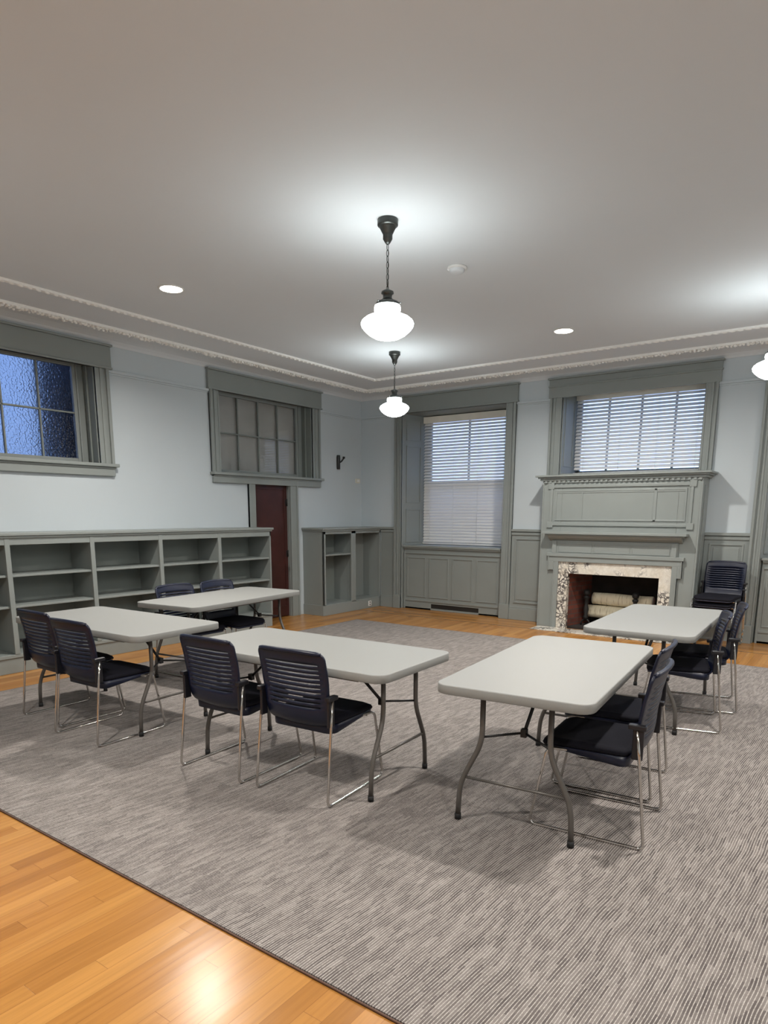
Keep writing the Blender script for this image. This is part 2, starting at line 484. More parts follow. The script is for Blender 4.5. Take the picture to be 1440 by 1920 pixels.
# ------------------------------------------------------------------ door
r = struct_root('door_1')
obj('door_panel', B((-.09, -.045, -2.455, -1.75, .008, 2.005)), M['door'], r, .004)
bm = bmesh.new(); frame_x(bm, -2.40, -1.80, .15, 1.9, -.045, .02, .008)
obj('door_moulding', bm, M['door'], r, .003)
obj('door_frame', B((0, .035, -2.575, -2.455, 0, 2.06), (0, .035, -1.755, -1.605, 0, 2.06), (0, .034, -2.5, -1.7, 2.0, 2.06),
                    (-.2, 0, -2.46, -2.445, 0, 2.01), (-.2, 0, -1.76, -1.745, 0, 2.01), (-.2, 0, -2.46, -1.745, 1.995, 2.01),
                    (0, .05, -1.635, -1.605, 0, 2.06), (0, .040, -2.575, -2.545, 0, 2.06)), M['trim'], r, .004)
for z in (1.70, .95):
    bm = bmesh.new(); tube(bm, [(-.035, -1.768, z-.05), (-.035, -1.768, z+.05)], .009, 8); box(bm, -.045, -.04, -1.80, -1.77, z-.045, z+.045)
    obj('hinge', bm, M['black'], r)
obj('door_backing', B((-.28, -.26, -2.5, -1.7, 0, 2.05)), M['black'], r)

# ------------------------------------------------------------------ tall windows on the back wall, with reveal, radiator cover and blind
def casing_y(bm, x0, x1, z0, z1, outer):
    box(bm, x0, x1, -.025, 0, z0, z1)
    if outer < 0:
        box(bm, x0, x0+.03, -.05, 0, z0, z1); box(bm, x0+.05, x0+.075, -.036, 0, z0, z1); box(bm, x1-.018, x1, -.034, 0, z0, z1)
    else:
        box(bm, x1-.03, x1, -.05, 0, z0, z1); box(bm, x1-.075, x1-.05, -.036, 0, z0, z1); box(bm, x0, x0+.018, -.034, 0, z0, z1)

def sash(r, x0, x1, z0, z1, y, nx, nz, mid=None):
    s = .06
    bl = [(x0, x0+s, y, y+.045, z0, z1), (x1-s, x1, y, y+.045, z0, z1), (x0, x1, y, y+.045, z0, z0+s), (x0, x1, y, y+.045, z1-s, z1)]
    if mid: bl.append((x0, x1, y, y+.05, mid-.03, mid+.03))
    obj('sash_frame', B(*bl), M['trim'], r, .003)
    bm = bmesh.new()
    for k in range(1, nx):
        x = x0+(x1-x0)*k/nx; box(bm, x-.014, x+.014, y+.008, y+.035, z0+s, z1-s)
    for k in range(1, nz):
        z = z0+(z1-z0)*k/nz; box(bm, x0+s, x1-s, y+.008, y+.035, z-.012, z+.012)
    obj('muntin', bm, M['trim'], r)
    obj('glass', B((x0+.02, x1-.02, y+.02, y+.024, z0+.02, z1-.02)), M['glass'], r)

def blind(label, x0, x1, z0, z1, y, tilts, drop_end=None):
    t = thing('window_blind', label, 'blind', ((x0+x1)/2, y, z1))
    cx = (x0+x1)/2; L = (x1-x0)/2
    obj('headrail', B((-L, L, -.035, .03, -.10, 0)), M['valance'], t, .004)
    bm = bmesh.new(); zt = z1-.125; sp = .0475; n = int((zt-(z0+.045))/sp)+1
    for k in range(n):
        z = zt-k*sp-z1; a = math.radians(tilts(zt-k*sp))
        hw = .025; cr = .003
        rows = []
        for (u, h) in ((-1, 0), (-.5, cr*.75), (0, cr), (.5, cr*.75), (1, 0)):
            yy = u*hw*math.cos(a) - h*math.sin(a); zz = u*hw*math.sin(a)*1.0 + h*math.cos(a)
            rows.append((yy, zz))
        for th in (0,):
            top = [[bm.verts.new((sx*(L-.008), yy, z+zz+.0012)) for yy, zz in rows] for sx in (-1, 1)]
            bot = [[bm.verts.new((sx*(L-.008), yy, z+zz-.0012)) for yy, zz in rows] for sx in (-1, 1)]
            for i in range(4):
                bm.faces.new((top[0][i], top[1][i], top[1][i+1], top[0][i+1]))
                bm.faces.new((bot[0][i], bot[0][i+1], bot[1][i+1], bot[1][i]))
            for e in (0, 4): bm.faces.new((top[0][e], bot[0][e], bot[1][e], top[1][e]))
            for s in (0, 1): bm.faces.new(top[s]+bot[s][::-1])
    obj('slats', bm, M['slat'], t)
    obj('bottom_rail', B((-L, L, -.022, .022, z0-z1+.003, z0-z1+.03)), M['slat'], t, .004)
    nl = 4 if x1-x0 > 1.4 else 3
    for k in range(nl):
        x = -L+.14+(2*L-.28)*k/(nl-1); bm = bmesh.new()
        tube(bm, [(x, -.027, -.1), (x, -.027, z0-z1+.02)], .0016, 6); tube(bm, [(x, .027, -.1), (x, .027, z0-z1+.02)], .0016, 6)
        obj('ladder_cord', bm, M['slat'], t)
    return t

def tall_window(idx, x0, x1, label, full=True):
    r = struct_root('window_%d' % idx)
    bm = bmesh.new(); casing_y(bm, x0-.125, x0, 0, 3.10, -1); casing_y(bm, x1, x1+.155, 0, 3.10, 1)
    box(bm, x0-.13, x0, -.055, 0, 0, .22); box(bm, x1, x1+.16, -.055, 0, 0, .22)
    obj('casing', bm, M['trim'], r, .004)
    obj('head_casing', B((x0-.15, x1+.175, -.04, 0, 3.098, 3.335), (x0-.165, x1+.195, -.065, 0, 3.335, 3.357), (x0-.155, x1+.185, -.055, 0, 3.098, 3.12)), M['trim'], r, .004)
    # splayed panelled reveals either side
    for side, xa, xb in ((0, x0, x0+.115), (1, x1, x1-.10)):
        bm = bmesh.new()
        s = -1 if side == 0 else 1
        def P(t, off, z):   # t along depth 0..1, off into the room
            n = Vector((.5, -(xb-xa), 0)); n = n.normalized() if side == 0 else -n.normalized()
            if side == 1: n = Vector((-.5, (xb-xa), 0)).normalized()
            return Vector((xa+(xb-xa)*t, .5*t, z)) + n*off
        def slab(t0, t1, z0, z1, o0, o1):
            v = [bm.verts.new(P(t, o, z)) for z in (z0, z1) for t, o in ((t0, o0), (t1, o0), (t1, o1), (t0, o1))]
            for f in ((0,1,2,3), (7,6,5,4), (0,4,5,1), (1,5,6,2), (2,6,7,3), (3,7,4,0)): bm.faces.new([v[i] for i in f])
        slab(0, 1.16, 0, 3.11, -.012, 0)
        for za, zb in ((.2, .98), (1.08, 1.62), (1.72, 2.62), (2.70, 3.03)):
            for q in ((.18, .22, za, zb), (.78, .82, za, zb), (.22, .78, za, za+.02), (.22, .78, zb-.02, zb)):
                slab(*q, 0, .010)
        obj('reveal_panel', bm, M['trim'], r, .002)
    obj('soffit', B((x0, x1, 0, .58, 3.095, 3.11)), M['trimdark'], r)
    obj('frame', B((x0+.1, x0+.17, .53, .59, 1.04, 3.10), (x1-.17, x1-.1, .53, .59, 1.04, 3.10), (x0+.1, x1-.1, .53, .59, 3.04, 3.10), (x0, x1, .52, .6, 0, 1.04)), M['trim'], r, .003)
    sash(r, x0+.15, x1-.15, 1.045, 3.06, .545, 2, 2, 2.02)
    # window seat / radiator cover
    t = thing('radiator_cover', label[0], 'radiator cover', ((x0+x1)/2, .05, 0))
    L0, L1 = x0+.03-(x0+x1)/2, x1-.03-(x0+x1)/2
    obj('top_board', B((L0-.015, L1+.0, -.045, .44, 1.008, 1.04), (L0, L1, -.03, 0, .985, 1.008)), M['trim'], t, .004)
    bm = bmesh.new()
    box(bm, L0, L1, 0, .03, .10, 1.008); box(bm, L0, L0+.52, 0, .03, 0, .10); box(bm, L1-.36, L1, 0, .03, 0, .10)
    box(bm, L0, L1, 0, .03, 0, .028)
    box(bm, L0, L1, -.018, 0, .905, .925); box(bm, L0, L1, -.012, 0, .13, .16)
    box(bm, L0, L0+.025, -.02, 0, 0, .93)
    obj('front_panel', bm, M['trim'], t, .003)
    bm = bmesh.new(); n = 4; w = (L1-L0-.04)/n
    for k in range(n):
        a = L0+.02+k*w; frame_y(bm, a+.035, a+w-.035, .20, .85, 0, .018, .010)
    obj('panel_moulding', bm, M['trim'], t, .003)
    obj('floor_vent', B((L0+.52, L1-.36, .012, .03, .028, .10)), M['reg'], t)
    bx = x0+.118
    blind(label[1], bx, x1-.10, 1.045, 3.085, .47, lambda z: 50 if z > 2.02 else 66)
    return r
tall_window(3, W3[0], W3[1], ('grey-green panelled radiator cover under the tall window in the corner', 'white slatted blind filling the tall window left of the fireplace'))
tall_window(5, W5[0], W5[1], ('grey-green panelled radiator cover cut off at the right edge of the photo', 'white slatted blind in the tall window at the right edge of the photo'))

# short window above the mantel
x0, x1, z0, z1 = W4
r = struct_root('window_4')
bm = bmesh.new(); casing_y(bm, x0-.165, x0, z0, 3.10, -1); casing_y(bm, x1, x1+.14, z0, 3.10, 1)
obj('casing', bm, M['trim'], r, .004)
obj('head_casing', B((x0-.19, x1+.16, -.04, 0, 3.098, 3.335), (x0-.205, x1+.18, -.065, 0, 3.335, 3.357), (x0, x1, -.03, 0, 3.235, 3.10), (x0-.195, x1+.17, -.055, 0, 3.235, 3.255)), M['trim'], r, .004)
obj('jamb', B((x0, x0+.014, 0, .6, z0, z1), (x1-.014, x1, 0, .6, z0, z1), (x0, x1, 0, .6, z1-.014, z1), (x0, x1, 0, .6, z0-.0, z0+.014)), M['trim'], r, .003)
bm = bmesh.new()
for xx, s in ((x0+.014, 1), (x1-.014, -1)):
    for q in ((.08, .10, z0+.12, z1-.12), (.40, .42, z0+.12, z1-.12), (.10, .40, z0+.12, z0+.14), (.10, .40, z1-.14, z1-.12)):
        box(bm, xx, xx+s*.008, q[0], q[1], q[2], q[3])
obj('reveal_moulding', bm, M['trim'], r)
sash(r, x0+.02, x1-.02, z0+.015, z1-.015, .545, 4, 1)
blind('white slatted blind in the short window above the fireplace mantel', x0+.02, x1-.02, z0+.018, z1-.02, .485, lambda z: 50)

# ------------------------------------------------------------------ fireplace
YF = -.35
t = thing('fireplace', 'grey-green painted fireplace with marble surround and panelled overmantel', 'fireplace', (4.39, YF, 0))
def L(*bs): return B(*[(b[0]-4.39, b[1]-4.39, b[2]-YF, b[3]-YF, b[4], b[5]) for b in bs])
def shift(bm): bmesh.ops.translate(bm, verts=bm.verts, vec=(-4.39, -YF, 0)); return bm
obj('chimney_breast', L((3.385, 3.66, YF, -.004, 0, 1.99), (5.126, 5.39, YF, -.004, 0, 1.99), (3.66, 5.126, YF, -.004, .92, 1.99),
    (3.66, 3.76, YF+.06, -.004, 0, .92), (5.02, 5.126, YF+.06, -.004, 0, .92), (3.76, 5.02, YF+.06, -.004, .83, .92),
    (3.385, 3.405, YF-.008, YF, 0, 1.99), (5.37, 5.39, YF-.008, YF, 0, 1.99)), M['trim'], t, .004)
bm = L((5.390, 5.398, YF+.10, -.06, .2, 1.9))
obj('side_panel', bm, M['trim'], t, .003)
obj('top_shelf', L((3.30, 5.48, YF-.085, -.004, 2.032, 2.056), (3.33, 5.45, YF-.06, -.004, 2.012, 2.032), (3.355, 5.42, YF-.035, -.004, 1.985, 2.012)), M['trim'], t, .004)
bm = bmesh.new()
xx = 3.42
while xx < 5.36:
    box(bm, xx, xx+.032, YF-.026, YF, 1.955, 1.985); xx += .062
box(bm, 3.40, 5.375, YF-.012, YF, 1.955, 1.985)
obj('dentil_moulding', shift(bm), M['trim'], t)
bm = bmesh.new()
frame_y(bm, 3.50, 5.29, 1.395, 1.925, YF, .035, .018)
for cx in (3.50, 5.29):
    for cz in (1.395, 1.925):
        sx = 1 if cx < 4 else -1; sz = 1 if cz < 1.6 else -1
        box(bm, cx-sx*.03, cx+sx*.05, YF-.02, YF, cz-sz*.03, cz+sz*.05)
frame_y(bm, 3.57, 5.22, 1.46, 1.86, YF, .02, .010)
box(bm, 3.925, 3.945, YF-.008, YF, 1.48, 1.84); box(bm, 4.84, 4.875, YF-.010, YF, 1.46, 1.86); box(bm, 3.57, 5.22, YF-.006, YF, 1.82, 1.84)
obj('overmantel_panel', shift(bm), M['trim'], t, .003)
bm = bmesh.new()
box(bm, 3.46, 5.28, YF-.15, YF, 1.285, 1.315); box(bm, 3.49, 5.25, YF-.12, YF, 1.265, 1.285)
wedge(bm, [(3.52, YF, 1.265), (3.52, YF-.10, 1.265), (3.52, YF-.085, 1.24), (3.52, YF-.04, 1.215), (3.52, YF, 1.19)],
      [(5.22, YF, 1.265), (5.22, YF-.10, 1.265), (5.22, YF-.085, 1.24), (5.22, YF-.04, 1.215), (5.22, YF, 1.19)])
obj('mantel_shelf', shift(bm), M['trim'], t, .003)
bm = bmesh.new()
box(bm, 3.56, 5.17, YF-.03, YF, 1.03, 1.20)
for xq in (3.57, 5.10): box(bm, xq, xq+.06, YF-.045, YF, 1.03, 1.19)
obj('frieze', shift(bm), M['trim'], t, .003)
bm = bmesh.new()
for a, b in ((3.655, 4.11), (4.135, 4.60), (4.625, 5.08)): frame_y(bm, a, b, 1.045, 1.165, YF-.03, .008, .006)
obj('frieze_moulding', shift(bm), M['trim'], t)
bm = bmesh.new()
# crossetted wooden surround
box(bm, 3.50, 5.255, YF-.05, YF, .985, 1.03)
box(bm, 3.52, 5.235, YF-.035, YF, .915, .985)
box(bm, 3.60, 3.665, YF-.035, YF, 0, .915); box(bm, 5.12, 5.185, YF-.035, YF, 0, .915)
box(bm, 3.52, 3.60, YF-.035, YF, .80, .915); box(bm, 5.185, 5.235, YF-.035, YF, .77, .915)
box(bm, 3.52, 3.532, YF-.045, YF, .80, .985); box(bm, 5.223, 5.235, YF-.045, YF, .77, .985)
box(bm, 3.60, 3.612, YF-.045, YF, 0, .80); box(bm, 5.173, 5.185, YF-.045, YF, 0, .77)
obj('surround', shift(bm), M['trim'], t, .003)
obj('marble_facing', L((3.665, 3.80, YF-.012, YF+.06, 0, .915), (4.975, 5.12, YF-.012, YF+.06, 0, .915), (3.80, 4.975, YF-.012, YF+.06, .76, .915)), M['marble'], t, .002)
obj('hearth_slab', L((3.42, 5.38, YF-.32, YF-.036, .001, .012)), M['marble'], t, .002)
# firebox, splayed brick cheeks
bm = bmesh.new()
def quadbox(bm, p, q, z0, z1, th):
    d = Vector((q[0]-p[0], q[1]-p[1], 0)); n = Vector((-d.y, d.x, 0)).normalized()*th
    v = [bm.verts.new((a[0]+o.x, a[1]+o.y, z)) for z in (z0, z1) for a, o in ((p, Vector()), (q, Vector()), (q, n), (p, n))]
    for f in ((0,1,2,3), (7,6,5,4), (0,4,5,1), (1,5,6,2), (2,6,7,3), (3,7,4,0)): bm.faces.new([v[i] for i in f])
quadbox(bm, (3.80, YF+.06), (3.93, .26), .03, .83, .05)
obj('firebox_cheek', shift(bm), M['brick'], t)
bm = bmesh.new(); quadbox(bm, (4.86, .26), (4.975, YF+.06), .03, .83, .05)
obj('firebox_cheek', shift(bm), M['brick'], t)
obj('firebox_back', L((3.88, 4.91, .26, .31, .03, .83), (3.76, 5.02, YF+.06, .31, .79, .83)), M['fireboxdark'], t)
obj('firebox_floor', L((3.76, 5.02, YF+.06, .31, .001, .03)), M['fireboxdark'], t)

# andirons and logs in the firebox
def andiron(x, label):
    a = thing('andiron', label, 'andiron', (x, -.06, .03), 0, 'andirons in the fireplace')
    bm = bmesh.new()
    tube(bm, [(-.06, 0, 0), (-.05, 0, .06), (0, 0, .09), (.05, 0, .06), (.06, 0, 0)], .011, 8, .03)
    obj('feet', bm, M['soot'], a)
    bm = bmesh.new()
    lathe(bm, [(0, .08), (.028, .08), (.034, .12), (.024, .16), (.036, .22), (.026, .28), (.024, .36), (.038, .38), (.040, .40), (.020, .415)], 14)
    obj('post', bm, M['soot'], a)
    bm = bmesh.new(); bmesh.ops.create_uvsphere(bm, u_segments=14, v_segments=10, radius=.046); bmesh.ops.translate(bm, verts=bm.verts, vec=(0, 0, .455))
    obj('finial', bm, M['soot'], a, smooth=True)
    bm = bmesh.new(); tube(bm, [(0, .0, .085), (0, .22, .075), (0, .24, 0)], .010, 8, .02)
    obj('log_rest', bm, M['soot'], a)
    return a
andiron(3.975, 'black iron andiron with ball finial on the left side of the firebox')
andiron(4.63, 'black iron andiron with ball finial on the right side of the firebox')
def log(name, x, y, z, r, Lh, label):
    o = thing('log', label, 'log', (x, y, z), 0, 'pale logs in the fireplace')
    bm = bmesh.new(); pts = []; rr = []
    for k in range(13):
        u = k/12; pts.append((-Lh/2+Lh*u, math.sin(u*5)*.004, math.cos(u*4)*.004)); rr.append(r*(1+.03*math.sin(u*9+x)))
    tube(bm, pts, rr, 20); obj('bark', bm, M['log'], o)
    for s in (-1, 1):
        bm = bmesh.new(); tube(bm, [(s*(Lh/2+.001), 0, 0), (s*(Lh/2+.004), 0, 0)], [r*.93, r*.9], 20)
        obj('cut_end', bm, M['plaster'], o)
log('log', 4.37, .075, .213, .088, .86, 'lower of the two pale thick logs in the fireplace')
log('log', 4.42, .095, .393, .083, .80, 'upper of the two pale thick logs in the fireplace')

# ------------------------------------------------------------------ long built-in bookcase on the left wall
BD, ZT = .431, 1.355
ye = -2.58
t = thing('bookcase', 'long low grey-green built-in bookcase with empty shelves along the left wall', 'bookcase', (0, ye, 0))
divs = [-3.475, -4.345, -5.19, -6.055, -6.92, -7.79]
def Lb(*bs): return B(*[(b[0], b[1], b[2]-ye, b[3]-ye, b[4], b[5]) for b in bs])
yl = -7.84
obj('top', Lb((.002, BD+.03, yl, ye+.03, ZT-.028, ZT), (.002, BD+.015, yl, ye+.015, ZT-.05, ZT-.028)), M['trim'], t, .004)
obj('face_rail', Lb((BD-.02, BD, yl, ye, ZT-.115, ZT-.05)), M['trim'], t, .003)
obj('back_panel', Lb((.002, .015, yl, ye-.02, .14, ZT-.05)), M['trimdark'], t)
obj('base', Lb((.002, BD-.012, yl, ye, 0, .15), (.015, BD, yl, ye, .15, .185)), M['trim'], t, .004)
for a, b in ((ye-.022, ye), (yl, yl+.022)): obj('end_panel', Lb((.002, BD, a, b, .185, ZT-.05)), M['trim'], t, .003)
for d in divs[:-1]:
    obj('divider', Lb((.015, BD-.02, d-.011, d+.011, .185, ZT-.05), (BD-.02, BD+.004, d-.024, d+.024, .185, ZT-.05)), M['trim'], t, .003)
edges = [ye-.022] + divs
for i in range(len(divs)):
    a = edges[i]-(.011 if i else 0); b = edges[i+1]+.011
    for z in (.955, .655):
        obj('shelf', Lb((.015, BD-.02, b, a, z-.022, z)), M['trim'], t, .003)

# corner bookcase
yc0, yc1 = -1.475, -.004
t = thing('corner_bookcase', 'short grey-green built-in bookcase in the corner, right of the brown door', 'bookcase', (0, yc0, 0))
def Lc(*bs): return B(*[(b[0], b[1], b[2]-yc0, b[3]-yc0, b[4], b[5]) for b in bs])
D2 = .41
obj('top', Lc((.002, D2+.03, yc0-.03, yc1, 1.30, 1.33), (.002, D2+.015, yc0-.015, yc1, 1.275, 1.30)), M['trim'], t, .004)
obj('end_panel', Lc((.002, D2, yc0, yc0+.025, 0, 1.275), (.002, D2-.0, yc0-.012, yc0, 0, .16)), M['trim'], t, .003)
obj('face_frame', Lc((D2-.02, D2, yc0, yc0+.06, .15, 1.275), (D2-.02, D2, -.79, -.68, .15, 1.275), (D2-.02, D2, -.04, yc1, .15, 1.275), (D2-.02, D2, yc0, yc1, 1.235, 1.275)), M['trim'], t, .003)
obj('divider', Lc((.015, D2-.02, -.75, -.72, .16, 1.275)), M['trim'], t, .003)
obj('base', Lc((.002, D2+.006, yc0, yc1, 0, .15), (.015, D2, yc0+.025, yc1, .15, .165)), M['trim'], t, .004)
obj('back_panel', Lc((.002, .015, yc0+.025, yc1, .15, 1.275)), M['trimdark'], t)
obj('side_panel', Lc((.015, D2-.02, -.03, yc1, .165, 1.275)), M['trim'], t)
obj('shelf', Lc((.015, D2-.02, yc0+.025, -.75, .905, .93)), M['trim'], t, .003)
obj('inner_panel', Lc((.015, .06, -.72, yc1, .165, 1.275)), M['trim'], t, .003)

# ------------------------------------------------------------------ small wall things
t = thing('wall_sconce', 'small black bracket on the wall between the left window and corner', 'sconce', (0, -.615, 2.24))
bm = bmesh.new(); box(bm, 0, .025, -.035, .035, .02, .20); tube(bm, [(.012, 0, .0), (.012, 0, .22)], .03, 12)
obj('backplate', bm, M['black'], t, .006)
bm = bmesh.new(); tube(bm, [(.02, 0, .10), (.07, .01, .12), (.10, .03, .17)], .012, 8, .03); tube(bm, [(.10, .03, .165), (.103, .032, .195)], .02, 10)
obj('arm', bm, M['black'], t)
t = thing('thermostat', 'small cream thermostat box on the wall near the corner', 'thermostat', (0, -.112, 2.04))
obj('housing', B((0, .02, -.055, .055, 0, .075)), M['cream'], t, .006)
obj('cover', B((.02, .028, -.03, .03, .02, .06)), M['white'], t, .003)
t = thing('power_outlet', 'white power outlet on the base of the corner bookcase', 'outlet', (D2+.006, -.32, .035))
obj('plate', B((0, .008, -.04, .04, 0, .085)), M['white'], t, .003)
for z in (.012, .05): obj('socket', B((.008, .0095, -.012, .012, z, z+.022)), M['hub'], t)

# ------------------------------------------------------------------ rug
rx0, rx1, ry0, ry1 = 1.03, 9.2, -7.665, -1.45
t = thing('area_rug', 'large streaked taupe carpet rug with a brown bound edge under the tables', 'rug', (rx0, ry0, 0))
obj('pile', B((.012, rx1-rx0-.012, .012, ry1-ry0-.012, 0, .010)), M['carpet'], t)
bm = bmesh.new()
Wd, Dp = rx1-rx0, ry1-ry0
tube(bm, [(.006, .006, .005), (Wd-.006, .006, .005), (Wd-.006, Dp-.006, .005), (.006, Dp-.006, .005)], .005, 8, close=True)
obj('binding', bm, M['binding'], t)
RZ = .010

# ------------------------------------------------------------------ folding tables
def rrect(bm, x, y, r, z, n=6):
    out = []
    for cx, cy, a0 in ((x-r, y-r, 0), (-x+r, y-r, 90), (-x+r, -y+r, 180), (x-r, -y+r, 270)):
        for k in range(n+1):
            a = math.radians(a0+90*k/n); out.append(bm.verts.new((cx+r*math.cos(a), cy+r*math.sin(a), z)))
    return out
def bridge(bm, a, b):
    n = len(a)
    for i in range(n):
        f = bm.faces.new((a[i], a[(i+1) % n], b[(i+1) % n], b[i])); f.smooth = True
TL, TW = .777, .381
def make_table(label):
    t = thing('folding_table', label, 'table', (0, 0, RZ), 0, 'rectangular folding tables')
    bm = bmesh.new()
    lv = [(.016, .686), (.003, .6865), (0, .689), (0, .7285), (.0016, .732), (.006, .7335)]
    rings = [rrect(bm, TL-i, TW-i, .075-i*.5, z) for i, z in lv]
    for a, b in zip(rings, rings[1:]): bridge(bm, a, b)
    top = bm.faces.new(rings[-1])
    inn = rrect(bm, TL-.03, TW-.03, .06, .705); bridge(bm, rings[0], inn); bm.faces.new(inn[::-1])
    o = obj('tabletop', bm, M['tabletop'], t)
    bm = bmesh.new()
    bm.free()
    for sy in (-.335, .335): obj('apron_rail', B((-.60, .60, sy-.01, sy+.01, .672, .706)), M['legs'], t, .002)
    for sx in (-1, 1):
        for sy in (-1, 1):
            X = sx*.645
            bm = bmesh.new()
            tube(bm, [(X, sy*.17, .70), (X, sy*.17, .43), (X, sy*.282, .20), (X, sy*.29, .03)], .0135, 12, .07)
            lg = obj('leg', bm, M['legs'], t)
            bm = bmesh.new(); tube(bm, [(X, sy*.29, 0), (X, sy*.29, .032)], .0165, 12)
            obj('foot_cap', bm, M['rubber'], lg)
        bm = bmesh.new(); tube(bm, [(sx*.645, -.262, .235), (sx*.645, .262, .235)], .008, 8)
        obj('stretcher', bm, M['legs'], t)
        bm = bmesh.new(); hub = (sx*.52, 0, .475)
        tube(bm, [(sx*.645, -.17, .46), hub], .0065, 8); tube(bm, [(sx*.645, .17, .46), hub], .0065, 8)
        tube(bm, [hub, (sx*.26, 0, .695)], .009, 8); box(bm, hub[0]-.016, hub[0]+.016, -.014, .014, .455, .495)
        obj('folding_brace', bm, M['black'], t)
        bm = bmesh.new(); tube(bm, [(sx*.645, -.32, .692), (sx*.645, .32, .692)], .011, 8)
        obj('pivot_bar', bm, M['legs'], t)
    return t
R = math.radians
tabs = [((2.422, -6.241), 1.7, 'folding table at far left, beside the long bookcase, two chairs at its near side'),
        ((1.936, -4.734), 95.9, 'folding table farthest back on the left, parallel to the bookcase'),
        ((4.363, -6.157), 2.0, 'folding table in the middle of the photo with two chairs at its near side'),
        ((5.739, -5.661), 94.8, 'nearest folding table on the right, its short end towards the viewer'),
        ((5.778, -3.623), 91.9, 'folding table in front of the fireplace')]
T0 = make_table(tabs[0][2])
for i, ((x, y), a, lb) in enumerate(tabs):
    if i == 0: T0.location = (x, y, RZ); T0.rotation_euler = (0, 0, R(a))
    else: dup(T0, (x, y, RZ), R(a), lb)

# ------------------------------------------------------------------ chairs
def make_chair(label):
    t = thing('sled_base_chair', label, 'chair', (0, 0, RZ), 0, 'navy sled-base chairs')
    # back shell: curved sheet with horizontal slots
    bm = bmesh.new()
    def prof(z):
        k = [(.385, -.125), (.40, -.165), (.425, -.20), (.46, -.222), (.52, -.232), (.60, -.236), (.70, -.250), (.80, -.272), (.845, -.285)]
        for (a, ya), (b, yb) in zip(k, k[1:]):
            if z <= b: return ya+(yb-ya)*max(0, (z-a))/(b-a)
        return k[-1][1]
    def hw(z):
        w = .205+.02*min(1, max(0, (z-.40)/.25))
        if z > .80: q = (z-.80)/.045; w -= .04*(1-math.sqrt(max(0, 1-q*q)))
        if z < .43: w -= .02*(.43-z)/.045
        return w
    zs = [.385, .40, .415, .43, .45, .475, .50, .522]
    slots = []
    z = .522
    for k in range(10):
        slots.append(len(zs)-1); zs.append(z+.008); zs.append(z+.0265); z += .0265
    zs += [.80, .812, .825, .835, .841, .845]
    us = [-1, -.93, -.80, -.6, -.4, -.2, 0, .2, .4, .6, .80, .93, 1]
    V = []
    for zz in zs:
        row = []
        for u in us:
            x = u*hw(zz); y = prof(zz)+.030*abs(u)**2.2
            dz = -.012*u*u*max(0, (zz-.70)/.145)
            row.append(bm.verts.new((x, y, zz+dz)))
        V.append(row)
    for i in range(len(zs)-1):
        for j in range(len(us)-1):
            if i in slots and 2 <= j < len(us)-3: continue
            f = bm.faces.new((V[i][j], V[i][j+1], V[i+1][j+1], V[i+1][j])); f.smooth = True
    bk = obj('backrest', bm, M['navy'], t, solid=.011)
    bm = bmesh.new()
    pts = []
    for u in [-1+2*k/16 for k in range(17)]:
        zz = .835; x = u*.205; pts.append((x, prof(zz)+.030*abs(u)**2.2-.004, zz-.010*u*u))
    tube(bm, pts, [.009]+[.0125]*15+[.009], 10)
    obj('top_lip', bm, M['navy'], bk)
    # seat pad
    bm = bmesh.new()
    def seat_ring(ins, z, drop):
        out = rrect(bm, .222-ins, .215-ins, .055, z)
        for v in out:
            v.co.y += .035
            yy = v.co.y
            if yy > .17: v.co.z -= drop*((yy-.17)/.08)**2
        return out
    rs = [seat_ring(.02, .425, .02), seat_ring(.004, .430, .02), seat_ring(0, .442, .02), seat_ring(.006, .455, .02), seat_ring(.03, .460, .012)]
    for a, b in zip(rs, rs[1:]): bridge(bm, a, b)
    bm.faces.new(rs[-1]); bm.faces.new(rs[0][::-1])
    obj('seat_pad', bm, M['seatpad'], t)
    bm = bmesh.new()
    rs = [seat_ring(.03, .402, .02), seat_ring(.008, .410, .02), seat_ring(.006, .426, .02)]
    for k, ring in enumerate(rs[:2]):
        for v in ring: v.co.z -= .036*max(0, min(1, (.16-v.co.y)/.30))
    for a, b in zip(rs, rs[1:]): bridge(bm, a, b)
    bm.faces.new(rs[-1]); bm.faces.new(rs[0][::-1])
    obj('seat_shell', bm, M['navy'], t)
    for s in (-1, 1):
        bm = bmesh.new()
        tube(bm, [(s*.240, -.205, .575), (s*.243, -.225, .42), (s*.250, -.272, .0075), (s*.250, .278, .0075), (s*.238, .205, .415), (s*.20, .10, .408), (s*.20, -.12, .400)], .0076, 12, .035)
        obj('sled_frame', bm, M['chrome'], t)
        bm = bmesh.new()
        box(bm, s*.218, s*.252, -.245, -.165, .575, .60); box(bm, s*.222, s*.240, -.235, -.185, .43, .58)
        obj('side_bracket', bm, M['hub'], t, .006)
    bm = bmesh.new()
    tube(bm, [(-.205, -.10, .398), (.205, -.10, .398)], .0065, 8); obj('crossbar', bm, M['chrome'], t)
    bm = bmesh.new(); tube(bm, [(-.215, .16, .400), (.215, .16, .400)], .0065, 8); obj('crossbar', bm, M['chrome'], t)
    return t
